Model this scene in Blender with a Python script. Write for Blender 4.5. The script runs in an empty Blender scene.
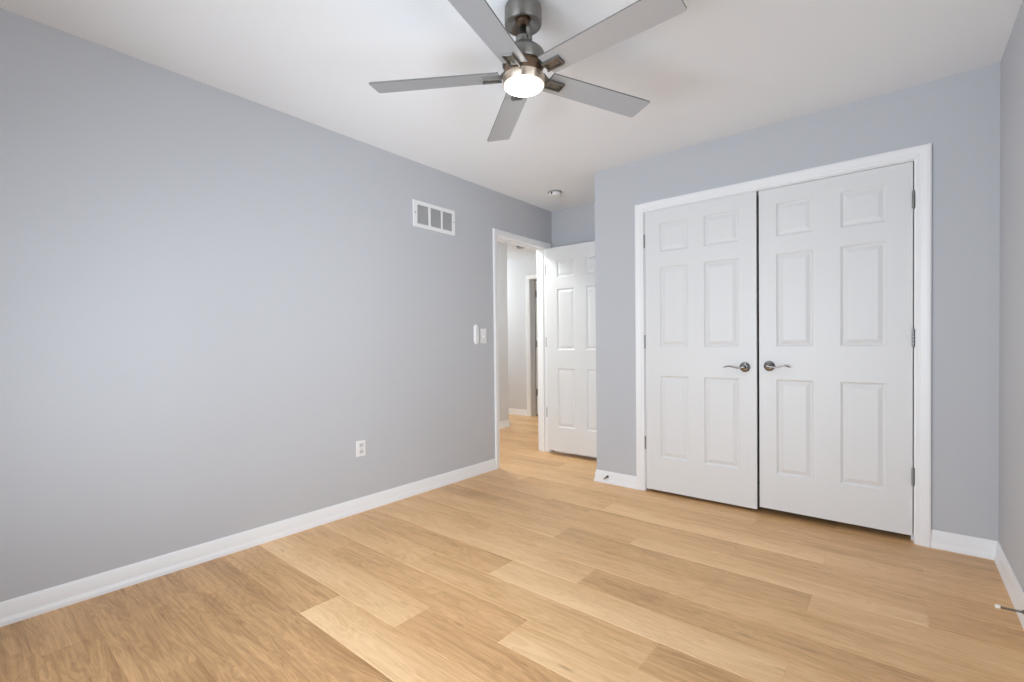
import bpy, bmesh, math, random
from mathutils import Vector, Matrix

# ------------------------------------------------------------------ camera
sc = bpy.context.scene
C = sc.collection
YAW, PITCH, ROLL, FPX = 0.6884, -0.0143, -0.0106, 471.81
CAM = Vector((2.7465, 0.0, 1.0876))
fw = Vector((-math.sin(YAW)*math.cos(PITCH), math.cos(YAW)*math.cos(PITCH), math.sin(PITCH)))
rt = Vector((math.cos(YAW), math.sin(YAW), 0))
up = rt.cross(fw)
r2 = rt*math.cos(ROLL) + up*math.sin(ROLL)
u2 = -rt*math.sin(ROLL) + up*math.cos(ROLL)
cd = bpy.data.cameras.new('camera')
cam = bpy.data.objects.new('camera', cd); C.objects.link(cam)
cd.sensor_width = 36.0; cd.lens = FPX/1024*36.0
cd.shift_y = 10.68/1024
cd.clip_start = 0.02
m = Matrix((r2, u2, -fw)).transposed().to_4x4(); m.translation = CAM
cam.matrix_world = m
sc.camera = cam

# ------------------------------------------------------------------ dimensions
W, YC, YB, XL, H = 3.123, 3.309, 3.992, 0.885, 2.44      # right wall, closet wall, alcove back wall, closet corner, ceiling
Y0 = -0.75                                               # wall behind the camera
T = 0.12                                                 # wall thickness
HX, HY, HW = -3.4, 5.70, -1.28                          # hall: far end, far wall, near side wall
HS, HE = 2.0, 4.81                                       # hall start, end of the side wall
D0, D1, DH = 3.149, 3.903, 2.048                         # entry door opening
K0, K1, KH = 1.296, 2.804, 2.045                         # closet opening
F0, F1, FH = -1.578, -0.80, 2.075                        # hall far doorway

# ------------------------------------------------------------------ world, exposure, daylight and added ceiling fill
w = bpy.data.worlds.new('world'); sc.world = w; w.use_nodes = True
bg = w.node_tree.nodes['Background']
bg.inputs[0].default_value = (0.9, 0.95, 1.0, 1); bg.inputs[1].default_value = 1.0
vs = sc.view_settings
vs.view_transform = 'Standard'; vs.look = 'None'; vs.gamma = 1.0; vs.use_curve_mapping = False
vs.exposure = 0.22
sc.cycles.max_bounces = 14; sc.cycles.diffuse_bounces = 9; sc.cycles.glossy_bounces = 4
sc.cycles.transparent_max_bounces = 8
sc.cycles.caustics_reflective = False; sc.cycles.caustics_refractive = False
sc.cycles.use_denoising = True
sc.cycles.sample_clamp_indirect = 6.0

def area(name, loc, rot, sx, sy, power, col, spread=math.pi):
    l = bpy.data.lights.new(name, 'AREA'); l.shape = 'RECTANGLE'; l.size = sx; l.size_y = sy
    l.energy = power; l.color = col; l.spread = spread
    o = bpy.data.objects.new(name, l); C.objects.link(o); o.location = loc; o.rotation_euler = rot
    return o
WB = (0.45, 2.45, 0.25, 1.75)          # window in the wall behind the camera: x0 x1 z0 z1
WR = (-0.10, 1.60, 0.55, 2.10)         # window in the right wall: y0 y1 z0 z1
area('daylight_rear_window', ((WB[0]+WB[1])/2, Y0-T-0.10, (WB[2]+WB[3])/2), (math.pi/2, 0, 0),
     WB[1]-WB[0], WB[3]-WB[2], 86.0, (0.80, 0.895, 1.0))
area('daylight_side_window', (W+T+0.10, (WR[0]+WR[1])/2, (WR[2]+WR[3])/2), (0, math.pi/2, 0),
     WR[3]-WR[2], WR[1]-WR[0], 24.0, (0.80, 0.895, 1.0))

area('added_ceiling_fill_rear', ((WB[0]+WB[1])/2, Y0-T-0.85, 0.05), (math.radians(135), 0, 0), 2.2, 0.8, 34.0, (0.80, 0.90, 1.0))  # added fill, aimed up through the rear window to brighten the ceiling
area('added_ceiling_fill_side', (W+T+0.80, (WR[0]+WR[1])/2, 0.25), (0, math.radians(135), 0), 0.8, 2.0, 24.0, (0.80, 0.90, 1.0))  # added fill at the side window, lifts the ceiling and upper left wall

# ------------------------------------------------------------------ materials
def lin(r, g, b):
    f = lambda c: (c/255/12.92) if c/255 <= 0.04045 else ((c/255+0.055)/1.055)**2.4
    return (f(r), f(g), f(b), 1.0)

def mat(name, col, rough=0.5, metal=0.0, spec=0.5, bump=None, vary=None):
    mt = bpy.data.materials.new(name); mt.use_nodes = True
    nt = mt.node_tree; b = nt.nodes['Principled BSDF']
    b.inputs['Base Color'].default_value = col
    b.inputs['Roughness'].default_value = rough
    b.inputs['Metallic'].default_value = metal
    b.inputs['Specular IOR Level'].default_value = spec
    tc = nt.nodes.new('ShaderNodeTexCoord')
    if bump:
        n = nt.nodes.new('ShaderNodeTexNoise'); n.inputs['Scale'].default_value = bump[0]; n.inputs['Detail'].default_value = 3
        bp = nt.nodes.new('ShaderNodeBump'); bp.inputs['Strength'].default_value = bump[1]; bp.inputs['Distance'].default_value = 0.001
        nt.links.new(tc.outputs['Object'], n.inputs['Vector'])
        nt.links.new(n.outputs['Fac'], bp.inputs['Height']); nt.links.new(bp.outputs['Normal'], b.inputs['Normal'])
    if vary:
        n2 = nt.nodes.new('ShaderNodeTexNoise'); n2.inputs['Scale'].default_value = vary[0]; n2.inputs['Detail'].default_value = 2
        mx = nt.nodes.new('ShaderNodeMix'); mx.data_type = 'RGBA'
        mx.inputs[6].default_value = tuple(c*(1-vary[1]) for c in col[:3])+(1,)
        mx.inputs[7].default_value = tuple(min(1, c*(1+vary[1])) for c in col[:3])+(1,)
        nt.links.new(tc.outputs['Object'], n2.inputs['Vector'])
        nt.links.new(n2.outputs['Fac'], mx.inputs[0]); nt.links.new(mx.outputs[2], b.inputs['Base Color'])
    return mt

M = {}
M['wall'] = mat('grey_wall_paint', lin(192, 194, 198), 0.85, spec=0.25, bump=(220, 0.12), vary=(1.3, 0.012))
M['hallwall'] = mat('pale_hall_paint', lin(214, 215, 218), 0.85, spec=0.25, bump=(220, 0.12))
M['ceiling'] = mat('white_ceiling_paint', lin(236, 238, 240), 0.9, spec=0.2, bump=(160, 0.15))
M['trim'] = mat('white_trim_enamel', lin(236, 237, 238), 0.38, bump=(60, 0.03))
M['door'] = mat('white_door_enamel', lin(222, 223, 223), 0.42, bump=(90, 0.06))
M['plastic'] = mat('white_plastic', lin(235, 235, 235), 0.4, bump=(40, 0.02))
M['greyplastic'] = mat('grey_plastic', lin(150, 150, 150), 0.5, bump=(40, 0.02))
M['dark'] = mat('dark_slot', lin(30, 30, 32), 0.7, bump=(40, 0.02))
M['louver'] = mat('louver_grey_white', lin(212, 212, 212), 0.5, bump=(40, 0.02))
M['duct'] = mat('duct_shadow', lin(165, 165, 166), 0.8, bump=(40, 0.05))
M['nickel'] = mat('brushed_nickel', lin(142, 139, 134), 0.22, 1.0, bump=(300, 0.05), vary=(18, 0.05))
M['glow_tinted_nickel'] = mat('glow_tinted_brushed_nickel', lin(222, 205, 186), 0.33, 1.0, bump=(300, 0.05))  # warm lamp glow put into the light ring's base colour
M['blade_edge'] = mat('dark_blade_edge', lin(110, 110, 108), 0.5, 0.3, bump=(100, 0.02))
for k_ in ('nickel', 'glow_tinted_nickel'):
    nt_ = M[k_].node_tree; b_ = nt_.nodes['Principled BSDF']
    b_.inputs['Roughness'].default_value = 0.34; b_.inputs['Anisotropic'].default_value = 0.85; b_.inputs['Anisotropic Rotation'].default_value = 0.25
    tg_ = nt_.nodes.new('ShaderNodeTangent'); tg_.direction_type = 'RADIAL'; tg_.axis = 'Z'
    nt_.links.new(tg_.outputs[0], b_.inputs['Tangent'])
M['chrome'] = mat('satin_chrome', lin(150, 148, 145), 0.16, 1.0, bump=(200, 0.02))
M['hinge'] = mat('satin_hinge_steel', lin(150, 150, 148), 0.4, 1.0, bump=(200, 0.03))
M['bronze'] = mat('shadowed_bronze', lin(120, 98, 78), 0.45, 0.8, bump=(100, 0.03))
M['blade'] = mat('silver_blade', lin(182, 184, 187), 0.36, 0.40, bump=(150, 0.02), vary=(6, 0.02))
M['rubber'] = mat('white_rubber', lin(240, 238, 232), 0.6, bump=(60, 0.03))
M['screw'] = mat('screw_steel', lin(120, 118, 114), 0.35, 1.0, bump=(100, 0.02))
M['darkroom'] = mat('unlit_room_paint', lin(70, 70, 72), 0.9, spec=0.2, bump=(200, 0.1))  # low albedo stands in for the darkness of the unlit spaces
M['vinyl'] = mat('white_window_vinyl', lin(240, 240, 240), 0.4, bump=(50, 0.02))

def glass_mat():
    mt = bpy.data.materials.new('window_glass'); mt.use_nodes = True; nt = mt.node_tree
    for n in list(nt.nodes): nt.nodes.remove(n)
    o = nt.nodes.new('ShaderNodeOutputMaterial'); mx = nt.nodes.new('ShaderNodeMixShader')
    t = nt.nodes.new('ShaderNodeBsdfTransparent'); g = nt.nodes.new('ShaderNodeBsdfGlossy')
    fr = nt.nodes.new('ShaderNodeFresnel'); fr.inputs['IOR'].default_value = 1.45
    g.inputs['Roughness'].default_value = 0.02
    nt.links.new(fr.outputs[0], mx.inputs[0]); nt.links.new(t.outputs[0], mx.inputs[1]); nt.links.new(g.outputs[0], mx.inputs[2])
    nt.links.new(mx.outputs[0], o.inputs[0])
    return mt
M['glass'] = glass_mat()

def emit_mat(name, col, strength):
    mt = bpy.data.materials.new(name); mt.use_nodes = True; nt = mt.node_tree; b = nt.nodes['Principled BSDF']
    b.inputs['Base Color'].default_value = (0.8, 0.8, 0.8, 1)
    b.inputs['Emission Color'].default_value = col; b.inputs['Emission Strength'].default_value = strength
    return mt
M['lens_rim'] = emit_mat('glowing_lens_rim', (1.0, 0.96, 0.90, 1), 0.95)
M['lens'] = emit_mat('lit_fan_lens', (0.95, 0.97, 1.0, 1), 125.0)
M['hall_lens'] = emit_mat('lit_hall_lens', (0.95, 0.985, 0.945, 1), 92.0)

def floor_mat():
    mt = bpy.data.materials.new('oak_vinyl_plank'); mt.use_nodes = True; nt = mt.node_tree; N = nt.nodes; Lk = nt.links
    b = N['Principled BSDF']; b.inputs['Specular IOR Level'].default_value = 0.45
    uv = N.new('ShaderNodeUVMap'); uv.uv_map = 'UVMap'
    at = N.new('ShaderNodeAttribute'); at.attribute_name = 'tone'
    sep = N.new('ShaderNodeSeparateColor'); Lk.new(at.outputs['Color'], sep.inputs[0])
    su = N.new('ShaderNodeSeparateXYZ'); Lk.new(uv.outputs[0], su.inputs[0])
    def math_(op, a, bv, clamp=False):
        n = N.new('ShaderNodeMath'); n.operation = op; n.use_clamp = clamp
        for i, x in enumerate((a, bv)):
            if hasattr(x, 'is_linked'): Lk.new(x, n.inputs[i])
            else: n.inputs[i].default_value = x
        return n.outputs[0]
    def comb(x, y, z):
        n = N.new('ShaderNodeCombineXYZ')
        for i, v in enumerate((x, y, z)):
            if hasattr(v, 'is_linked'): Lk.new(v, n.inputs[i])
            else: n.inputs[i].default_value = v
        return n.outputs[0]
    def noise(vec, scale, detail, rough=0.5, dist=0.0):
        n = N.new('ShaderNodeTexNoise'); n.inputs['Scale'].default_value = scale; n.inputs['Detail'].default_value = detail
        n.inputs['Roughness'].default_value = rough; n.inputs['Distortion'].default_value = dist
        Lk.new(vec, n.inputs['Vector']); return n.outputs['Fac']
    rz = math_('MULTIPLY', sep.outputs[1], 60.0)
    # broad cathedral figure, long streaks, fine pores
    fig = noise(comb(math_('MULTIPLY', su.outputs[0], 1.3), math_('MULTIPLY', su.outputs[1], 9.0), rz), 1.5, 4, 0.55, 0.9)
    rings = N.new('ShaderNodeMath'); rings.operation = 'PINGPONG'; Lk.new(math_('MULTIPLY', fig, 9.0), rings.inputs[0]); rings.inputs[1].default_value = 0.5
    streak = noise(comb(math_('MULTIPLY', su.outputs[0], 1.6), math_('MULTIPLY', su.outputs[1], 52.0), rz), 1.7, 7, 0.66, 0.25)
    pores = noise(comb(math_('MULTIPLY', su.outputs[0], 9.0), math_('MULTIPLY', su.outputs[1], 210.0), rz), 2.0, 3, 0.65)
    patch = noise(comb(math_('MULTIPLY', su.outputs[0], 1.0), math_('MULTIPLY', su.outputs[1], 4.0), rz), 1.2, 2)
    v = math_('MULTIPLY', fig, 0.30)
    v = math_('ADD', v, math_('MULTIPLY', rings.outputs[0], 0.22))
    v = math_('ADD', v, math_('MULTIPLY', streak, 0.42))
    v = math_('ADD', v, math_('MULTIPLY', pores, 0.24))
    v = math_('ADD', v, math_('MULTIPLY', patch, 0.25))
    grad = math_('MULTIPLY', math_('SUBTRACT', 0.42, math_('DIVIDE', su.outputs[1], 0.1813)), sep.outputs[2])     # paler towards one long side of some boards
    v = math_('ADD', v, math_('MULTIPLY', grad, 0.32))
    v = math_('ADD', math_('MULTIPLY', math_('SUBTRACT', v, 0.195), 0.52), 0.13)
    v = math_('ADD', v, math_('MULTIPLY', math_('SUBTRACT', sep.outputs[0], 0.5), 0.42), True)
    cr = N.new('ShaderNodeValToRGB'); Lk.new(v, cr.inputs[0])
    e = cr.color_ramp.elements
    e[0].position = 0.18; e[0].color = lin(152, 110, 66)
    e[1].position = 0.85; e[1].color = lin(252, 231, 194)
    for pos, c in ((0.36, lin(216, 171, 120)), (0.50, lin(240, 201, 153)), (0.66, lin(248, 220, 179))):
        x = e.new(pos); x.color = c
    # knots: small dark spots
    vo = N.new('ShaderNodeTexVoronoi'); vo.inputs['Scale'].default_value = 1.0
    Lk.new(comb(math_('MULTIPLY', su.outputs[0], 2.2), math_('MULTIPLY', su.outputs[1], 10.0), rz), vo.inputs['Vector'])
    kn = N.new('ShaderNodeMapRange'); Lk.new(vo.outputs['Distance'], kn.inputs[0])
    kn.inputs[1].default_value = 0.02; kn.inputs[2].default_value = 0.09; kn.inputs[3].default_value = 0.45; kn.inputs[4].default_value = 0.0
    mk = N.new('ShaderNodeMix'); mk.data_type = 'RGBA'; Lk.new(kn.outputs[0], mk.inputs[0]); Lk.new(cr.outputs[0], mk.inputs[6])
    mk.inputs[7].default_value = lin(128, 92, 60)
    Lk.new(mk.outputs[2], b.inputs['Base Color'])
    ro = N.new('ShaderNodeMapRange'); Lk.new(pores, ro.inputs[0]); ro.inputs[3].default_value = 0.28; ro.inputs[4].default_value = 0.44
    Lk.new(ro.outputs[0], b.inputs['Roughness'])
    bp = N.new('ShaderNodeBump'); bp.inputs['Strength'].default_value = 0.12; bp.inputs['Distance'].default_value = 0.001
    Lk.new(streak, bp.inputs['Height']); Lk.new(bp.outputs[0], b.inputs['Normal'])
    return mt
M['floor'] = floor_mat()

# ------------------------------------------------------------------ mesh helpers
def bx(bm, x0, x1, y0, y1, z0, z1, bev=0.0):
    g = bmesh.ops.create_cube(bm, size=1.0)
    for v in g['verts']:
        v.co = Vector(((x0+x1)/2 + v.co.x*(x1-x0), (y0+y1)/2 + v.co.y*(y1-y0), (z0+z1)/2 + v.co.z*(z1-z0)))
    if bev:
        es = list({e for v in g['verts'] for e in v.link_edges})
        bmesh.ops.bevel(bm, geom=es, offset=bev, segments=2, profile=0.6, affect='EDGES')
    return bm

def lathe(bm, prof, n=48, center=(0, 0, 0), axis='Z', cap=True):
    """prof: (r, h) pairs; axis Z up, or a Vector direction."""
    if isinstance(axis, str): ax = Vector((0, 0, 1))
    else: ax = Vector(axis).normalized()
    q = ax.to_track_quat('Z', 'Y'); c = Vector(center)
    rings = []
    for r, h in prof:
        if r < 1e-6:
            rings.append([bm.verts.new(c + q @ Vector((0, 0, h)))])
        else:
            rings.append([bm.verts.new(c + q @ Vector((r*math.cos(2*math.pi*i/n), r*math.sin(2*math.pi*i/n), h))) for i in range(n)])
    for a, b_ in zip(rings, rings[1:]):
        for i in range(n):
            j = (i+1) % n
            if len(a) == 1 and len(b_) == 1: continue
            if len(a) == 1: bm.faces.new((a[0], b_[j], b_[i]))
            elif len(b_) == 1: bm.faces.new((a[i], a[j], b_[0]))
            else: bm.faces.new((a[i], a[j], b_[j], b_[i]))
    if cap:
        for rg in (rings[0], rings[-1]):
            if len(rg) > 2:
                try: bm.faces.new(rg)
                except ValueError: pass
    bmesh.ops.recalc_face_normals(bm, faces=bm.faces[:])
    return bm

def tube(bm, pts, rad, n=10, squash=1.0, sq_axis=None):
    pts = [Vector(p) for p in pts]; rings = []
    for i, p in enumerate(pts):
        d = (pts[min(i+1, len(pts)-1)] - pts[max(i-1, 0)]).normalized()
        ref = Vector(sq_axis) if sq_axis else (Vector((0, 0, 1)) if abs(d.z) < 0.9 else Vector((1, 0, 0)))
        a = (ref - d*ref.dot(d)).normalized(); b_ = d.cross(a)
        r = rad[i] if isinstance(rad, (list, tuple)) else rad
        rings.append([bm.verts.new(p + a*(r*squash*math.cos(2*math.pi*k/n)) + b_*(r*math.sin(2*math.pi*k/n))) for k in range(n)])
    for a, b_ in zip(rings, rings[1:]):
        for k in range(n):
            j = (k+1) % n; bm.faces.new((a[k], a[j], b_[j], b_[k]))
    bm.faces.new(rings[0]); bm.faces.new(rings[-1])
    bmesh.ops.recalc_face_normals(bm, faces=bm.faces[:])
    return bm

def extrude_profile(bm, prof, path, frame):
    """sweep closed 2-D profile along path; frame(i) gives (axis_u, axis_v) at path point i (mitre handled by caller)."""
    rings = []
    for i, p in enumerate(path):
        au, av = frame(i); p = Vector(p)
        rings.append([bm.verts.new(p + Vector(au)*u + Vector(av)*v) for u, v in prof])
    n = len(prof)
    for a, b_ in zip(rings, rings[1:]):
        for k in range(n):
            j = (k+1) % n; bm.faces.new((a[k], a[j], b_[j], b_[k]))
    bm.faces.new(rings[0]); bm.faces.new(rings[-1])
    bmesh.ops.recalc_face_normals(bm, faces=bm.faces[:])
    return bm

def new(): return bmesh.new()

def obj(name, bm, material, parent=None, smooth=None, local=False):
    """link one mesh object; vertices are given in world space unless local, and moved under the parent's location."""
    if parent is not None and not local:
        off = Vector((0, 0, 0)); q = parent
        while q is not None: off += q.location; q = q.parent
        bmesh.ops.translate(bm, verts=bm.verts[:], vec=-off)
    me = bpy.data.meshes.new(name); bm.to_mesh(me); bm.free()
    if isinstance(material, str): material = M[material]
    me.materials.append(material)
    if smooth is not None:
        me.polygons.foreach_set('use_smooth', [True]*len(me.polygons))
        me.set_sharp_from_angle(angle=math.radians(smooth))
    o = bpy.data.objects.new(name, me); C.objects.link(o)
    if parent is not None: o.parent = parent
    return o

def tag(o, label, cat, group=None, kind=None):
    o['label'] = label; o['category'] = cat
    if group: o['group'] = group
    if kind: o['kind'] = kind
    return o

def thing(name, label, cat, loc=(0, 0, 0), group=None):
    o = bpy.data.objects.new(name, None); C.objects.link(o); o.location = loc; o.empty_display_size = 0.1
    return tag(o, label, cat, group)

def struct(name, bm, material, label, cat, smooth=None):
    return tag(obj(name, bm, material, None, smooth), label, cat, kind='structure')

# ------------------------------------------------------------------ floor: planks 1.221 x 0.1813 m laid across the room
def build_floor():
    bm = new(); uvl = bm.loops.layers.uv.new('UVMap'); cl = bm.loops.layers.float_color.new('tone')
    pw, pl, yb = 0.1813, 1.221, 0.9195
    offs = (0.85, 1.235, 1.61)
    fixed = {(0, 0): .80, (1, -1): .70, (1, 0): .44, (2, -1): .42, (2, 0): .78, (3, 0): .50, (3, -1): .52, (4, -1): .44, (4, 0): .80, (4, 1): .66,
             (5, -1): .66, (5, 0): .41, (6, 1): .52, (6, 0): .52, (7, 0): .40, (7, 1): .58, (8, 0): .70, (8, -1): .45, (9, 0): .42, (9, 1): .43, (10, 0): .72,
             (0, -1): .37, (3, 1): .38, (2, 1): .5, (1, 1): .5}
    rnd = random.Random(11)
    xa, xb, ya, ybk = HX-0.1, W+0.1, Y0-0.1, HY+1.2
    k = math.floor((ya-yb)/pw)
    def quad(x0, x1, y0, y1, z, r, t, u0):
        vs_ = [bm.verts.new(c) for c in ((x0, y0, z[0]), (x1, y0, z[1]), (x1, y1, z[2]), (x0, y1, z[3]))]
        f = bm.faces.new(vs_)
        for l in f.loops:
            l[uvl].uv = (l.vert.co.x + u0, (l.vert.co.y - (yb + k*pw)))
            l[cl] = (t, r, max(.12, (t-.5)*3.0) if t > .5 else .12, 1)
    g = 0.0022; dz = 0.0012
    while yb + k*pw < ybk:
        off = offs[k % 3] - 4*pl
        n = 0
        while off + n*pl < xb:
            x0, x1 = off+n*pl, off+(n+1)*pl; ys0, ys1 = yb+k*pw, yb+(k+1)*pw
            r = rnd.random(); t = (0.38 + 0.22*rnd.random()) if k >= 0 else (0.25 + 0.10*rnd.random()); u0 = rnd.random()*20  # nearest rows: shade of the near corner put into a darker board tone
            t = fixed.get((k, n-4), t); t = .5+(t-.5)*.55 if t > .5 else t
            n += 1
            X0, X1, S0, S1 = max(x0, xa), min(x1, xb), max(ys0, ya), min(ys1, ybk)
            if X1-X0 < 0.01 or S1-S0 < 0.01: continue
            quad(X0+g, X1-g, S0+g, S1-g, (0, 0, 0, 0), r, t, u0)
            # eased edges
            quad(X0, X1, S0, S0+g, (-dz, -dz, 0, 0), r, t, u0)
            quad(X0, X1, S1-g, S1, (0, 0, -dz, -dz), r, t, u0)
            quad(X0, X0+g, S0+g, S1-g, (-dz, 0, 0, -dz), r, t, u0)
            quad(X1-g, X1, S0+g, S1-g, (0, -dz, -dz, 0), r, t, u0)
        k += 1
    # slab underneath
    vs_ = [bm.verts.new(c) for c in ((xa, ya, -0.05), (xb, ya, -0.05), (xb, ybk, -0.05), (xa, ybk, -0.05))]
    f = bm.faces.new(vs_[::-1])
    for l in f.loops: l[cl] = (.5, .5, .5, 1)
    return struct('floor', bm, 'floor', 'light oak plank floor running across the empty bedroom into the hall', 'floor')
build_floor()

# ------------------------------------------------------------------ ceilings and walls
bm = new(); bx(bm, 0-T, W+T, Y0-T, YB+T, H, H+0.1)
struct('ceiling', bm, 'ceiling', 'flat white bedroom ceiling above the fan', 'ceiling')
bm = new(); bx(bm, HX-T, -T, HS-T, HY, H, H+0.1); bx(bm, HX-T, 0.3, HY, HY+1.3, H, H+0.1)
struct('ceiling_hall', bm, 'ceiling', 'white hall ceiling seen through the open bedroom door', 'ceiling')

bm = new()                                                # left wall with the entry opening; bedroom skin
bx(bm, -T/2, 0, Y0-T, D0-0.015, 0, H); bx(bm, -T/2, 0, D0-0.015, D1+0.015, DH+0.015, H); bx(bm, -T/2, 0, D1+0.015, YB, 0, H)
struct('wall_left', bm, 'wall', 'long pale blue-grey left wall with vent and doorway', 'wall')
bm = new()
bx(bm, -T, -T/2, HS-T, D0-0.015, 0, H); bx(bm, -T, -T/2, D0-0.015, D1+0.015, DH+0.015, H); bx(bm, -T, -T/2, D1+0.015, HY, 0, H)
struct('wall_hall_near', bm, 'hallwall', 'hall side of the wall around the bedroom doorway', 'wall')
bm = new(); bx(bm, 0, XL+T, YB, YB+T, 0, H)
struct('wall_alcove', bm, 'wall', 'narrow grey wall above and behind the open entry door', 'wall')
bm = new()                                                # closet wall
bx(bm, XL, K0-0.015, YC, YC+T, 0, H); bx(bm, K1+0.015, W+T, YC, YC+T, 0, H); bx(bm, K0-0.015, K1+0.015, YC, YC+T, KH+0.015, H)
bx(bm, XL, XL+T, YC+T, YB, 0, H)
struct('wall_closet', bm, 'wall', 'grey wall framing the double closet doors', 'wall')
bm = new(); bx(bm, XL+T, W+T, YB-0.02, YB+T, 0, H); bx(bm, W, W+T, YC+T, YB-0.02, 0, H)
struct('wall_closet_inside', bm, 'darkroom', 'inside walls of the closet behind its closed doors', 'wall')
bm = new()                                                # right wall with window
bx(bm, W, W+T, Y0-T, WR[0], 0, H); bx(bm, W, W+T, WR[1], YC, 0, H); bx(bm, W, W+T, WR[0], WR[1], 0, WR[2]); bx(bm, W, W+T, WR[0], WR[1], WR[3], H)
struct('wall_right', bm, 'wall', 'sliver of grey wall at the right edge beyond the closet', 'wall')
bm = new()                                                # wall behind the camera with window
bx(bm, 0, WB[0], Y0-T, Y0, 0, H); bx(bm, WB[1], W, Y0-T, Y0, 0, H); bx(bm, WB[0], WB[1], Y0-T, Y0, 0, WB[2]); bx(bm, WB[0], WB[1], Y0-T, Y0, WB[3], H)
struct('wall_rear', bm, 'wall', 'grey window wall opposite the closet', 'wall')
# hall shell
bm = new(); bx(bm, HW-T, HW, HS, HE, 0, H); bx(bm, HX, HW-T, HE-T, HE, 0, H)
struct('wall_hall_side', bm, 'hallwall', 'hall side wall just inside the doorway, ending at a corner', 'wall')
bm = new(); bx(bm, HX-T, F0-0.015, HY, HY+T, 0, H); bx(bm, F1+0.015, 0.3, HY, HY+T, 0, H); bx(bm, F0-0.015, F1+0.015, HY, HY+T, FH+0.015, H)
struct('wall_hall_far', bm, 'hallwall', 'pale far hall wall with a narrow dark doorway', 'wall')
bm = new(); bx(bm, HX-T, HX, HS-T, HY, 0, H); bx(bm, HX, -T, HS-T, HS, 0, H)
struct('wall_hall_end', bm, 'hallwall', 'closed end walls of the hall', 'wall')
bm = new(); bx(bm, HX-T, 0.3, HY+1.2, HY+1.3, 0, H); bx(bm, HX-T, HX, HY+T, HY+1.2, 0, H); bx(bm, 0.2, 0.3, HY+T, HY+1.2, 0, H)
struct('wall_dark_room', bm, 'darkroom', 'unlit room walls beyond the hall doorway', 'wall')

# ------------------------------------------------------------------ windows (behind the camera)
def window(n, horiz, a0, a1, z0, z1, label):
    """horiz: 'x' = in the rear wall, 'y' = in the right wall."""
    def B(bm, p0, p1, q0, q1, d0, d1, bev=0):
        if horiz == 'x': bx(bm, p0, p1, Y0-d1, Y0-d0, q0, q1, bev)
        else: bx(bm, W+d0, W+d1, p0, p1, q0, q1, bev)
    bm = new()
    for (p0, p1, q0, q1) in ((a0, a0+.045, z0, z1), (a1-.045, a1, z0, z1), (a0+.045, a1-.045, z0, z0+.045), (a0+.045, a1-.045, z1-.045, z1)):
        B(bm, p0, p1, q0, q1, 0.03, 0.11, 0.003)
    zm = (z0+z1)/2
    B(bm, a0+.045, a1-.045, zm-.02, zm+.02, 0.05, 0.09, 0.003)
    am = (a0+a1)/2
    B(bm, am-.03, am+.03, z0+.045, z1-.045, 0.04, 0.10, 0.003)
    f = struct('window_%d' % n, bm, 'vinyl', label, 'window')
    bm = new(); B(bm, a0+.045, a1-.045, z0+.045, z1-.045, 0.068, 0.072)
    obj('window_pane', bm, 'glass', f)
    bm = new()
    for (p0, p1, q0, q1) in ((a0-.065, a0, z0-.02, z1+.065), (a1, a1+.065, z0-.02, z1+.065), (a0, a1, z1, z1+.065)):
        B(bm, p0, p1, q0, q1, -0.018, 0.0, 0.003)
    B(bm, a0-.08, a1+.08, z0-.04, z0-.02+.02, -0.05, 0.0, 0.003)
    obj('window_casing', bm, 'trim', f)
window(1, 'x', WB[0], WB[1], WB[2], WB[3], 'white vinyl double window in the wall behind the viewer')
window(2, 'y', WR[0], WR[1], WR[2], WR[3], 'white vinyl double window in the right wall near the viewer')

# ------------------------------------------------------------------ trim: casings, jambs, baseboards
CW = 0.064
CPROF = [(0, 0), (0, .009), (.004, .0115), (.018, .012), (.022, .0145), (.040, .0165), (.046, .0185), (.058, .0185), (.064, .015), (.064, 0)]
def casing_bm(bm, a0, a1, zt, put, ws=1.0):
    """put(a, z, d): along wall, height, depth off the wall"""
    r = 0.005                                            # reveal
    i0, i1, it = a0-r, a1+r, zt+r
    rings = []
    for corner in range(4):
        ring = []
        for u, d in [(q*ws, d) for q, d in CPROF]:
            if corner == 0: ring.append(put(i0-u, 0.0, d))
            elif corner == 1: ring.append(put(i0-u, it+u, d))
            elif corner == 2: ring.append(put(i1+u, it+u, d))
            else: ring.append(put(i1+u, 0.0, d))
        rings.append([bm.verts.new(c) for c in ring])
    n = len(CPROF)
    for a, b_ in zip(rings, rings[1:]):
        for k in range(n):
            j = (k+1) % n; bm.faces.new((a[k], a[j], b_[j], b_[k]))
    bm.faces.new(rings[0]); bm.faces.new(rings[-1])
    bmesh.ops.recalc_face_normals(bm, faces=bm.faces[:])

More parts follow.
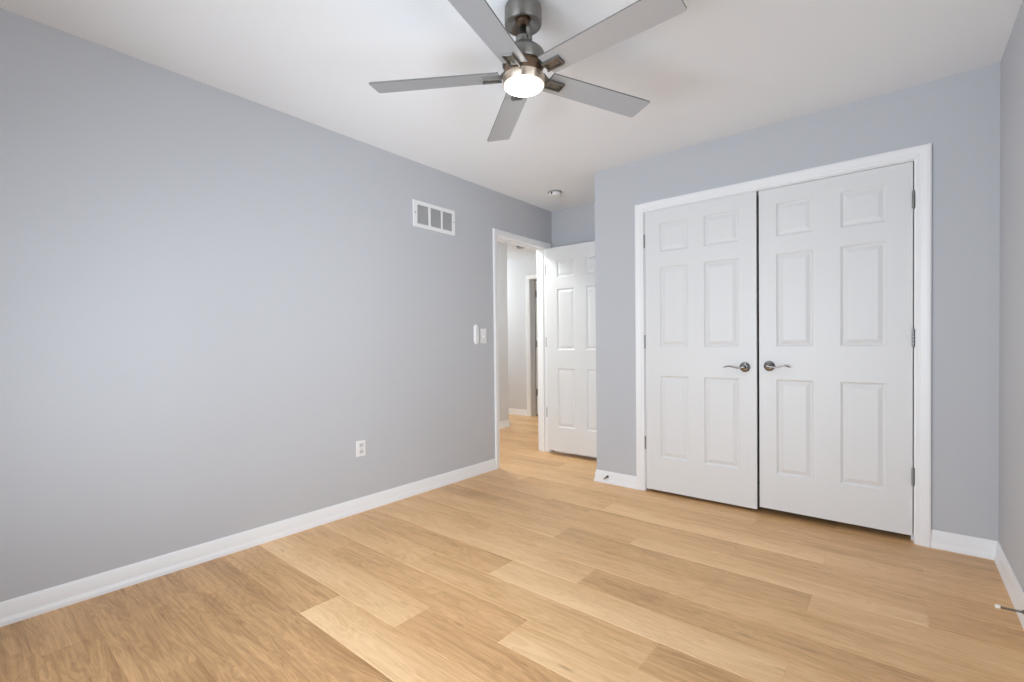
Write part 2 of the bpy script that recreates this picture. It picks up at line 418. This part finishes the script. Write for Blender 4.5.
def opening_trim(n, horiz, a0, a1, zt, face, back, label, stop=None, ws=1.0):
    """casing on both faces, with a jamb lining. face/back: wall plane coordinates."""
    bm = new()
    s = 1 if face > back else -1
    if horiz == 'y': put = lambda a, z, d: (face+s*d, a, z); putb = lambda a, z, d: (back-s*d, a, z)
    else: put = lambda a, z, d: (a, face+s*d, z); putb = lambda a, z, d: (a, back-s*d, z)
    casing_bm(bm, a0, a1, zt, put, ws)
    casing_bm(bm, a0, a1, zt, putb, ws)
    o = struct('trim_%d' % n, bm, 'trim', label, 'door trim', smooth=25)
    bm = new(); lo, hi = min(face, back), max(face, back)
    def J(p0, p1, z0, z1, c0, c1):
        if horiz == 'y': bx(bm, c0, c1, p0, p1, z0, z1, 0.001)
        else: bx(bm, p0, p1, c0, c1, z0, z1, 0.001)
    J(a0-.015, a0, 0, zt, lo, hi); J(a1, a1+.015, 0, zt, lo, hi); J(a0-.015, a1+.015, zt, zt+.015, lo, hi)
    if stop:
        c0, c1 = stop
        J(a0, a0+.011, 0, zt-.011, c0, c1); J(a1-.011, a1, 0, zt-.011, c0, c1); J(a0, a1, zt-.011, zt, c0, c1)
    obj('jamb', bm, 'trim', o)
    return o
opening_trim(1, 'x', K0, K1, KH, YC, YC+T, 'white moulded casing around the double closet doors', stop=(YC+.045, YC+.08))
entry_trim = opening_trim(2, 'y', D0, D1, DH, 0.0, -T, 'white moulded casing around the open entry doorway', stop=(-.08, -.042), ws=.84)
opening_trim(3, 'x', F0, F1, FH, HY, HY+T, 'white casing around the dark doorway at the hall end')

BH = 0.092
BPROF = [(0, 0), (.0180, 0), (.0180, .005), (.0172, .012), (.0150, .020), (.0110, .029), (.0100, .034), (.0100, .066), (.0085, .070), (.0080, .074), (.0062, .083), (.003, BH), (0, BH)]
def baseboard(name, runs, label):
    """runs: polylines [(x, y), ...] with the room on the left-hand side of travel"""
    bm = new()
    for pts in runs:
        P = [Vector((x, y, 0)) for x, y in pts]
        fr = []
        for i in range(len(P)):
            ds = []
            if i > 0: ds.append((P[i]-P[i-1]).normalized())
            if i < len(P)-1: ds.append((P[i+1]-P[i]).normalized())
            ns = [Vector((-d.y, d.x, 0)) for d in ds]
            if len(ns) == 2:
                a = (ns[0]+ns[1]); a = a/(1+ns[0].dot(ns[1])) if abs(1+ns[0].dot(ns[1])) > 1e-6 else ns[0]
            else: a = ns[0]
            fr.append((a, Vector((0, 0, 1))))
        sub = new(); extrude_profile(sub, BPROF, P, lambda i: fr[i])
        me = bpy.data.meshes.new('tmp'); sub.to_mesh(me); sub.free(); bm.from_mesh(me); bpy.data.meshes.remove(me)
    return struct(name, bm, 'trim', label, 'baseboard', smooth=30)
CO = CW + 0.005
baseboard('baseboard_left', [[(0, D0-CW*.84-.005), (0, Y0)]], 'white baseboard along the foot of the long left wall')
baseboard('baseboard_closet', [[(K0-CO, YC), (XL, YC), (XL, YB), (0.02, YB)]], 'short white baseboard between entry alcove and closet, with a stubby doorstop')
baseboard('baseboard_right', [[(W, Y0), (W, YC), (K1+CO, YC)]], 'white baseboard turning the right corner beside the closet')
baseboard('baseboard_rear', [[(0, Y0), (W, Y0)]], 'white baseboard below the window behind the viewer')
baseboard('baseboard_hall_side', [[(HX, HE), (HW, HE), (HW, HS)]], 'white baseboard on the hall side wall inside the doorway')
baseboard('baseboard_hall_far', [[(F0-CO, HY), (HX, HY)]], 'white baseboard along the far hall wall')

# ------------------------------------------------------------------ six-panel doors
def door_leaf_bm(w_, z0, z1, th, cols, rows):
    """leaf in local axes: x across 0..w_, y 0 (front) .. th (back), z up; stamped panels on both faces"""
    bm = new()
    xs = [0, cols[0][0], cols[0][1], cols[1][0], cols[1][1], w_]
    zs = [z0] + [z for r in rows for z in r] + [z1]
    STEP = ((0.0, 0.0), (0.004, 0.0035), (0.010, 0.0075), (0.015, 0.0080), (0.036, 0.0015), (0.039, 0.0010))
    for side in (0, 1):
        yf = (lambda d: d) if side == 0 else (lambda d: th-d)
        cache = {}
        def V(x, z, d):
            k = (round(x, 5), round(z, 5), round(d, 5))
            if k not in cache: cache[k] = bm.verts.new((x, yf(d), z))
            return cache[k]
        for i in range(5):
            for j in range(len(zs)-1):
                a, b_, c, d = xs[i], xs[i+1], zs[j], zs[j+1]
                if i in (1, 3) and j % 2 == 1:
                    prev = None
                    for ins, dep in STEP:
                        cur = [V(a+ins, c+ins, dep), V(b_-ins, c+ins, dep), V(b_-ins, d-ins, dep), V(a+ins, d-ins, dep)]
                        if prev:
                            for q in range(4): bm.faces.new((prev[q], prev[(q+1) % 4], cur[(q+1) % 4], cur[q]))
                        prev = cur
                    bm.faces.new(prev)
                else:
                    bm.faces.new((V(a, c, 0), V(b_, c, 0), V(b_, d, 0), V(a, d, 0)))
    # rim
    bmesh.ops.remove_doubles(bm, verts=bm.verts[:], dist=1e-6)
    bd = [e for e in bm.edges if e.is_boundary]
    bmesh.ops.bridge_loops(bm, edges=bd)
    bmesh.ops.recalc_face_normals(bm, faces=bm.faces[:])
    return bm
ROWS = ((.262, .855), (1.060, 1.635), (1.742, 1.946))

def hinge_bm(loc, ax='z', r=0.0065, h=0.089, leaf=None):
    bm = new(); x, y, z = loc
    for k in range(5):                                   # knuckle barrel in five sections
        a = z-h/2+k*h/5
        lathe(bm, [(r, a+.0008-z), (r, a+h/5-.0008-z)], 12, loc)
    lathe(bm, [(0, h/2-.0005), (r*.85, h/2), (r*.6, h/2+.004), (0, h/2+.006)], 12, loc)
    lathe(bm, [(0, -h/2-.006), (r*.6, -h/2-.004), (r*.85, -h/2), (0, -h/2+.0005)], 12, loc)
    if leaf: bx(bm, *leaf, z-h/2, z+h/2)
    return bm

def place(bm, mw): bmesh.ops.transform(bm, matrix=mw, verts=bm.verts[:]); return bm

def lever(parent, x, y, z, sg):
    """lever handle on a face looking towards -Y; sg = +1 lever points to +X"""
    bm = new(); lathe(bm, [(0, 0), (.032, 0), (.0325, .004), (.030, .009), (.022, .0125), (.013, .014), (.0115, .040), (.0125, .046), (.0115, .053), (.006, .0565), (0, .057)], 36, (x, y, z), (0, -1, 0))
    h = obj('door_handle', bm, 'chrome', parent, smooth=40)
    bm = new(); yy = y-.048
    path = [(0, 0), (.015, -.003), (.030, -.0055), (.045, -.004), (.060, .000), (.075, .0045), (.090, .0055), (.105, .0025), (.117, -.003), (.122, -.0055)]
    tube(bm, [(x+sg*a, yy + (0.006 if i > 7 else 0)*(i-7), z+b_) for i, (a, b_) in enumerate(path)], [.0095, .0095, .009, .0082, .0075, .007, .0065, .006, .005, .0025], 12, 0.62, (0, 0, 1))
    obj('lever', bm, 'chrome', h, smooth=50)

LT = 0.035
# closet leaves
def closet_leaf(n, x0, x1, z0, z1, yoff, label, hinge_x, hside, lev):
    w_ = x1-x0
    if hside < 0: cols = ((.110, .310), (w_-.098-.225, w_-.104))
    else: cols = ((.097, .291), (w_-.110-.208, w_-.110))
    bm = door_leaf_bm(w_, z0, z1, LT, cols, ROWS)
    place(bm, Matrix.Translation((x0, YC+yoff, 0)))
    o = struct('door_%d' % n, bm, 'door', label, 'closet door')
    for z in (1.838, 1.101, .358):
        obj('hinge', hinge_bm((hinge_x, YC-.004, z)), 'hinge', o, smooth=40)
    lever(o, lev[0], YC+yoff, lev[1], lev[2])
    return o
closet_leaf(1, K0+.006, 2.042, .021, 2.042, -.006, 'left leaf of the white six-panel closet double doors', K0+.001, -1, (1.974, .929, -1))
closet_leaf(2, 2.055, K1-.005, .038, 2.042, .004, 'right leaf of the white six-panel closet double doors', K1-.003, 1, (2.113, .938, 1))

# entry leaf, open square into the room against the alcove
EW, EX, EY = 0.775, 0.030, 3.846
bm = door_leaf_bm(EW, .042, 2.036, LT, ((.128, .326), (.453, .648)), ((.278, .855), (1.034, 1.628), (1.742, 1.911)))
place(bm, Matrix.Translation((EX, EY, 0)))
entry = struct('door_3', bm, 'door', 'open white six-panel entry door standing beside the hall doorway', 'entry door')
for z in (1.828, 1.112, .415):
    obj('hinge', hinge_bm((EX-.006, EY+.006, z)), 'hinge', entry, smooth=40)
bm = new(); lathe(bm, [(0, 0), (.032, 0), (.0325, .004), (.030, .009), (.022, .0125), (.013, .014), (.0115, .040), (.0125, .046), (.006, .0565), (0, .057)], 32, (EX+EW-.065, EY, .94), (0, -1, 0))
hd = obj('door_handle', bm, 'chrome', entry, smooth=40)
bm = new(); tube(bm, [(EX+EW-.065-a, EY-.048, .94+b_) for a, b_ in ((0, 0), (.03, -.005), (.06, 0), (.09, .005), (.12, -.004))], [.0095, .009, .0075, .0065, .003], 12, .62, (0, 0, 1))
obj('lever', bm, 'chrome', hd, smooth=50)

# door of the dark room at the hall end, opened inwards
bm = door_leaf_bm(.74, .02, FH-.006, LT, ((.10, .30), (.44, .64)), ROWS)
place(bm, Matrix.Translation((F0+.004, HY+T+.012, 0)) @ Matrix.Rotation(math.radians(118), 4, 'Z') @ Matrix.Translation((0.0, -LT, 0)))
far = struct('door_4', bm, 'door', 'white door swung into the dark room at the hall end', 'hall door')
for z in (1.86, 1.10, .36):
    obj('hinge', hinge_bm((F0+.018, HY+T+.006, z), r=.012), 'hinge', far, smooth=40)

# ------------------------------------------------------------------ ceiling fan
FX, FY = 1.5825, 1.507
fan = thing('ceiling_fan', 'brushed nickel ceiling fan with five silver blades and a lit round lamp', 'ceiling fan', (FX, FY, H))
def flathe(name, prof, material, parent=fan, n=64, smooth=35):
    bm = new(); lathe(bm, prof, n, (FX, FY, 0)); return obj(name, bm, material, parent, smooth)
can = flathe('canopy', [(0, H), (.0600, H), (.0660, H-.002), (.0705, H-.006), (.0730, H-.011), (.0740, H-.017), (.0740, H-.074), (.0725, H-.0775), (.0690, H-.079), (.0660, H-.0780), (.046, H-.066), (.030, H-.050), (.016, H-.045), (0, H-.045)], 'nickel')
bm = new(); lathe(bm, [(0, H-.046), (.026, H-.046), (.029, H-.056), (.024, H-.068), (.013, H-.073), (0, H-.073)], 32, (FX, FY, 0))
obj('hanger_ball', bm, 'bronze', can, 40)
flathe('downrod', [(0, H-.072), (.0115, H-.072), (.0115, 2.300), (0, 2.300)], 'chrome', n=32)
mot = flathe('motor_housing', [(0, 2.314), (.026, 2.316), (.030, 2.313), (.031, 2.291), (.036, 2.286), (.046, 2.279), (.058, 2.271), (.071, 2.261), (.081, 2.251), (.0855, 2.241), (.0860, 2.236), (.0860, 2.206), (.0840, 2.202), (.072, 2.200), (0, 2.200)], 'nickel')
for s in (-1, 1):
    bm = new(); bx(bm, FX+s*.034-.004, FX+s*.034+.004, FY-.010, FY+.010, 2.290, 2.310, .002)
    obj('collar_screw', bm, 'nickel', mot)
flathe('rotor', [(0, 2.201), (.076, 2.201), (.076, 2.1560), (0, 2.1560)], 'bronze')
LZ = -.003
ring = flathe('light_ring', [(0, 2.160+LZ), (.079, 2.160+LZ), (.0835, 2.158+LZ), (.0840, 2.155+LZ), (.0840, 2.128+LZ), (.0830, 2.126+LZ), (.0800, 2.126+LZ), (.0795, 2.135+LZ), (0, 2.135+LZ)], 'glow_tinted_nickel')
lens = flathe('light_lens', [(0, 2.134+LZ), (.0690, 2.134+LZ), (.0690, 2.1195+LZ), (.050, 2.1185+LZ), (.025, 2.1180+LZ), (0, 2.1178+LZ)], 'lens', ring)
flathe('lens_rim', [(.0692, 2.134+LZ), (.0793, 2.134+LZ), (.0793, 2.1220+LZ), (.0692, 2.1185+LZ), (.0692, 2.134+LZ)], 'lens_rim', ring)

BR0, BR1, BW0, BW1, BT = .105, .6335, .106, .1228, .006
def blade_bm():
    bm = new(); c = .010
    out = [(BR0, -BW0/2), (BR1-c, -BW1/2), (BR1-c*.3, -BW1/2+c*.3), (BR1, -BW1/2+c), (BR1, BW1/2-c), (BR1-c*.3, BW1/2-c*.3), (BR1-c, BW1/2), (BR0, BW0/2)]
    lo = [bm.verts.new((x, y, 0)) for x, y in out]; hi = [bm.verts.new((x, y, BT)) for x, y in out]
    bm.faces.new(lo[::-1]); bm.faces.new(hi)
    for i in range(len(out)):
        j = (i+1) % len(out); bm.faces.new((lo[i], lo[j], hi[j], hi[i]))
    bmesh.ops.bevel(bm, geom=[e for e in bm.edges], offset=.0008, segments=1, affect='EDGES')
    bm.normal_update()
    for f in bm.faces: f.material_index = 0 if abs(f.normal.z) > .9 else 1
    return bm
def bracket_bm():
    bm = new()
    bx(bm, .098, .178, -.023, .023, -.005, -.0003, .0008)          # plate on the blade underside
    bx(bm, .098, .178, -.023, -.017, -.0115, -.0055, .001)           # side rails
    bx(bm, .098, .178, .017, .023, -.0115, -.0055, .001)
    bx(bm, .171, .178, -.0168, .0168, -.0115, -.0055, .001)          # end lip
    return bm
def arm_bm():
    bm = new()
    pts = [(.060, .020), (.080, .019), (.098, .004), (.112, -.007)]
    prof = [(-.019, -.004), (.019, -.004), (.019, .004), (-.019, .004)]
    rings = [[bm.verts.new((x, a, z+b_)) for a, b_ in prof] for x, z in pts]
    for a, b_ in zip(rings, rings[1:]):
        for k in range(4): bm.faces.new((a[k], a[(k+1) % 4], b_[(k+1) % 4], b_[k]))
    bm.faces.new(rings[0][::-1]); bm.faces.new(rings[-1])
    bmesh.ops.recalc_face_normals(bm, faces=bm.faces[:])
    return bm
def screw_bm(x, y):
    return lathe(new(), [(0, -.0052), (.004, -.0052), (.0038, -.0068), (.002, -.0078), (0, -.0080)], 12, (x, y, 0))
bl0 = obj('blade', blade_bm(), 'blade', fan, local=True); bl0.data.materials.append(M['blade_edge'])
br0 = obj('blade_bracket', bracket_bm(), 'nickel', bl0, local=True)
ar0 = obj('blade_arm', arm_bm(), 'nickel', bl0, local=True)
sws = [obj('blade_screw', screw_bm(x, y), 'screw', bl0, smooth=40, local=True) for x, y in ((.118, 0), (.160, .008), (.160, -.008))]
SAG = Matrix.Rotation(math.radians(1.31), 3, 'X') @ Matrix.Rotation(math.radians(0.22), 3, 'Y')     # blades hang very slightly out of level
for k in range(5):
    b_ = bl0 if k == 0 else bl0.copy()
    if k:
        C.objects.link(b_); b_.parent = fan
        for s in [br0, ar0] + sws:
            c_ = s.copy(); C.objects.link(c_); c_.parent = b_
    b_.location = (.0025, .009, 2.165-H)
    b_.rotation_euler = (SAG @ Matrix.Rotation(1.2049 + k*2*math.pi/5, 3, 'Z') @ Matrix.Rotation(-0.178, 3, 'X')).to_euler()

# ------------------------------------------------------------------ left wall fittings
# return air grille
vy0, vy1, vz0, vz1 = 2.216, 2.633, 1.962, 2.158
vent = thing('wall_vent', 'white three-section return air grille high on the left wall', 'vent', (0, (vy0+vy1)/2, vz0))
secs = ((2.254, 2.361), (2.381, 2.487), (2.502, 2.602)); s0, s1 = 1.990, 2.131
bm = new()
bx(bm, 0, .008, vy0, 2.254, vz0, vz1, .002); bx(bm, 0, .008, 2.602, vy1, vz0, vz1, .002)
bx(bm, 0, .0079, 2.254, 2.602, vz0, s0, .002); bx(bm, 0, .0079, 2.254, 2.602, s1, vz1, .002)
bx(bm, 0, .0078, 2.361, 2.381, s0, s1, .001); bx(bm, 0, .0078, 2.487, 2.502, s0, s1, .001)
vf = obj('grille_frame', bm, 'plastic', vent)
bm = new(); bx(bm, .0003, .0012, 2.254, 2.602, s0, s1); obj('duct_backing', bm, 'duct', vent)
for a, b_ in secs:
    bm = new(); n = 18
    for k in range(n):
        z = s0 + (k+.5)*(s1-s0)/n
        v = [bm.verts.new(c) for c in ((.0015, a, z+.0030), (.0068, a, z-.0026), (.0068, b_, z-.0026), (.0015, b_, z+.0030),
                                       (.0015, a, z+.0022), (.0068, a, z-.0034), (.0068, b_, z-.0034), (.0015, b_, z+.0022))]
        for f in ((0, 1, 2, 3), (7, 6, 5, 4), (0, 4, 5, 1), (3, 2, 6, 7), (1, 5, 6, 2), (0, 3, 7, 4)): bm.faces.new([v[i] for i in f])
    bmesh.ops.recalc_face_normals(bm, faces=bm.faces[:])
    obj('louver_bank', bm, 'louver', vent)
for y in (vy0+.018, vy1-.016):
    bm = new(); lathe(bm, [(0, .0075), (.005, .0075), (.004, .0095), (0, .010)], 12, (0, y, (vz0+vz1)/2+.006), (1, 0, 0)); obj('screw', bm, 'screw', vent, 40)

def pill(bm, y0, y1, z0, z1, x0, x1, n=12, bev=0.0):
    r = (y1-y0)/2; yc = (y0+y1)/2; pts = []
    for k in range(n+1):
        a = math.pi*k/n; pts.append((yc+r*math.cos(a), z1-r+r*math.sin(a)))
    for k in range(n+1):
        a = math.pi+math.pi*k/n; pts.append((yc+r*math.cos(a), z0+r+r*math.sin(a)))
    lo = [bm.verts.new((x0, y, z)) for y, z in pts]
    m_ = [bm.verts.new((x1-bev, y, z)) for y, z in pts]
    s = 1-bev/r if r else 1
    hi = [bm.verts.new((x1, yc+(y-yc)*s, (z0+z1)/2+(z-(z0+z1)/2)*(1-bev/((z1-z0)/2)))) for y, z in pts]
    N_ = len(pts)
    for a, b_ in ((lo, m_), (m_, hi)):
        for k in range(N_): bm.faces.new((a[k], a[(k+1) % N_], b_[(k+1) % N_], b_[k]))
    bm.faces.new(lo[::-1]); bm.faces.new(hi)
    bmesh.ops.recalc_face_normals(bm, faces=bm.faces[:])
rem = thing('remote_cradle', 'slim white pill-shaped fan remote cradle left of the light switch', 'remote holder', (0, 2.866, 1.096))
bm = new(); pill(bm, 2.838, 2.894, 1.096, 1.263, 0, .008, bev=.003); obj('cradle', bm, 'plastic', rem, 40)
bm = new(); pill(bm, 2.845, 2.887, 1.104, 1.255, .0082, .016, bev=.004); rr = obj('remote', bm, 'plastic', rem, 40)
for z in (1.222, 1.202, 1.182):
    bm = new(); lathe(bm, [(0, .0162), (.006, .0162), (.0055, .0170), (0, .0173)], 16, (0, 2.866, z), (1, 0, 0)); obj('button', bm, 'louver', rr, 40)

swt = thing('light_switch', 'white toggle light switch plate beside the entry doorway', 'switch', (0, 2.954, 1.104))
bm = new(); bx(bm, 0, .006, 2.918, 2.990, 1.104, 1.229, .002); obj('switch_plate', bm, 'plastic', swt)
bm = new(); bx(bm, .0062, .0085, 2.945, 2.963, 1.145, 1.188, .0008)
v = [bm.verts.new(c) for c in ((.0085, 2.9495, 1.152), (.0085, 2.9585, 1.152), (.0085, 2.9585, 1.172), (.0085, 2.9495, 1.172), (.021, 2.9505, 1.150), (.021, 2.9575, 1.150), (.021, 2.9575, 1.158), (.021, 2.9505, 1.158))]
for f in ((0, 1, 5, 4), (1, 2, 6, 5), (2, 3, 7, 6), (3, 0, 4, 7), (4, 5, 6, 7)): bm.faces.new([v[i] for i in f])
bmesh.ops.recalc_face_normals(bm, faces=bm.faces[:])
obj('toggle', bm, 'plastic', swt)
for z in (1.126, 1.207):
    bm = new(); lathe(bm, [(0, .0061), (.003, .0061), (.0025, .0072), (0, .0075)], 10, (0, 2.954, z), (1, 0, 0)); obj('screw', bm, 'louver', swt, 40)

outl = thing('wall_outlet', 'white duplex wall outlet low on the left wall', 'outlet', (0, 1.757, .360))
bm = new(); bx(bm, 0, .0065, 1.723, 1.791, .365, .468, .002); obj('outlet_plate', bm, 'plastic', outl)
for z in (.438, .396):
    bm = new(); pr = []
    for k in range(24):
        a = 2*math.pi*k/24; y, zz = .0175*math.cos(a), .0175*math.sin(a); pr.append((1.757+y, z+max(-.0135, min(.0135, zz))))
    lo = [bm.verts.new((.0066, y, q)) for y, q in pr]; hi = [bm.verts.new((.0090, y, q)) for y, q in pr]
    for k in range(24): bm.faces.new((lo[k], lo[(k+1) % 24], hi[(k+1) % 24], hi[k]))
    bm.faces.new(hi); bm.faces.new(lo[::-1]); bmesh.ops.recalc_face_normals(bm, faces=bm.faces[:])
    rc = obj('receptacle', bm, 'louver', outl)
    bm = new(); bx(bm, .0091, .0095, 1.7495, 1.7515, z-.001, z+.008); bx(bm, .0091, .0095, 1.7625, 1.7645, z-.001, z+.007)
    lathe(bm, [(0, .0091), (.0024, .0091), (.0024, .0095), (0, .0095)], 10, (0, 1.757, z-.007), (1, 0, 0)); obj('slots', bm, 'dark', rc)
bm = new(); lathe(bm, [(0, .0066), (.003, .0066), (.0025, .0077), (0, .008)], 10, (0, 1.757, .417), (1, 0, 0)); obj('screw', bm, 'screw', outl, 40)

# ------------------------------------------------------------------ ceiling fittings
def smoke(x, y, label, body, r=.058):
    t = thing('smoke_detector', label, 'smoke detector', (x, y, H))
    bm = new(); lathe(bm, [(0, H), (r*1.05, H), (r*1.07, H-.003), (r*1.07, H-.009), (r, H-.011), (0, H-.011)], 40, (x, y, 0)); obj('mounting_base', bm, 'greyplastic', t, 35)
    bm = new(); lathe(bm, [(0, H-.0112), (r*.93, H-.0112), (r*.96, H-.016), (r*.95, H-.028), (r*.86, H-.036), (r*.5, H-.040), (0, H-.041)], 40, (x, y, 0)); c = obj('cover', bm, body, t, 35)
    d = (Vector((CAM.x-x, CAM.y-y, 0)).normalized())
    d = Matrix.Rotation(math.radians(-32), 3, 'Z') @ d
    bm = new(); lathe(bm, [(0, 0), (.009, 0), (.009, .0025), (.006, .004), (0, .0045)], 16, (x+d.x*r*.94, y+d.y*r*.94, H-.023), d); obj('sensor_port', bm, 'dark', c, 40)
    return t
smoke(.380, 3.500, 'white smoke detector on the bedroom ceiling near the entry alcove', 'plastic')
smoke(-1.245, 5.06, 'small grey smoke detector on the hall ceiling beyond the doorway', 'greyplastic')

def flush_light(x, y, label):
    t = thing('flush_ceiling_light', label, 'ceiling light', (x, y, H))
    bm = new(); lathe(bm, [(0, H), (.16, H), (.165, H-.006), (.165, H-.030), (.158, H-.034), (0, H-.034)], 48, (x, y, 0)); obj('light_base', bm, 'nickel', t, 35)
    bm = new(); lathe(bm, [(0, H-.0342), (.150, H-.0342), (.145, H-.055), (.115, H-.080), (.06, H-.094), (0, H-.098)], 48, (x, y, 0)); obj('glass_dome', bm, 'hall_lens', t, 40)
flush_light(-2.85, 5.20, 'lit flush dome light in the hall around the corner')
flush_light(-.66, 3.45, 'lit flush dome light in the hall near the bedroom door')

# ------------------------------------------------------------------ door stops
def doorstop(base, tip, label):
    b0, t0 = Vector(base), Vector(tip); d = (t0-b0); ln = d.length; dn = d.normalized()
    t = thing('door_stop', label, 'doorstop', base)
    bm = new(); lathe(bm, [(0, 0), (.010, 0), (.010, .003), (.006, .007), (.0045, .012), (0, .012)], 20, base, dn); obj('mounting_base', bm, 'screw', t, 40)
    bm = new(); q = dn.to_track_quat('Z', 'Y'); pts = []
    turns = 12; seg = 10
    for k in range(turns*seg+1):
        a = 2*math.pi*k/seg; h = .010 + (ln-.024)*k/(turns*seg)
        pts.append(b0 + q @ Vector((.0042*math.cos(a), .0042*math.sin(a), h)))
    tube(bm, pts, .0013, 6); obj('spring', bm, 'screw', t, 60)
    bm = new(); lathe(bm, [(0, ln-.0155), (.0060, ln-.0155), (.0072, ln-.013), (.0072, ln-.003), (.0055, ln), (0, ln)], 20, base, dn); obj('rubber_tip', bm, 'rubber', t, 40)
doorstop((W-.0105, 2.585, .058), (W-.090, 2.600, .050), 'springy doorstop with white tip at the right wall baseboard')
doorstop((.985, YC-.0105, .053), (.981, YC-.080, .046), 'short steel doorstop on the baseboard left of the closet')
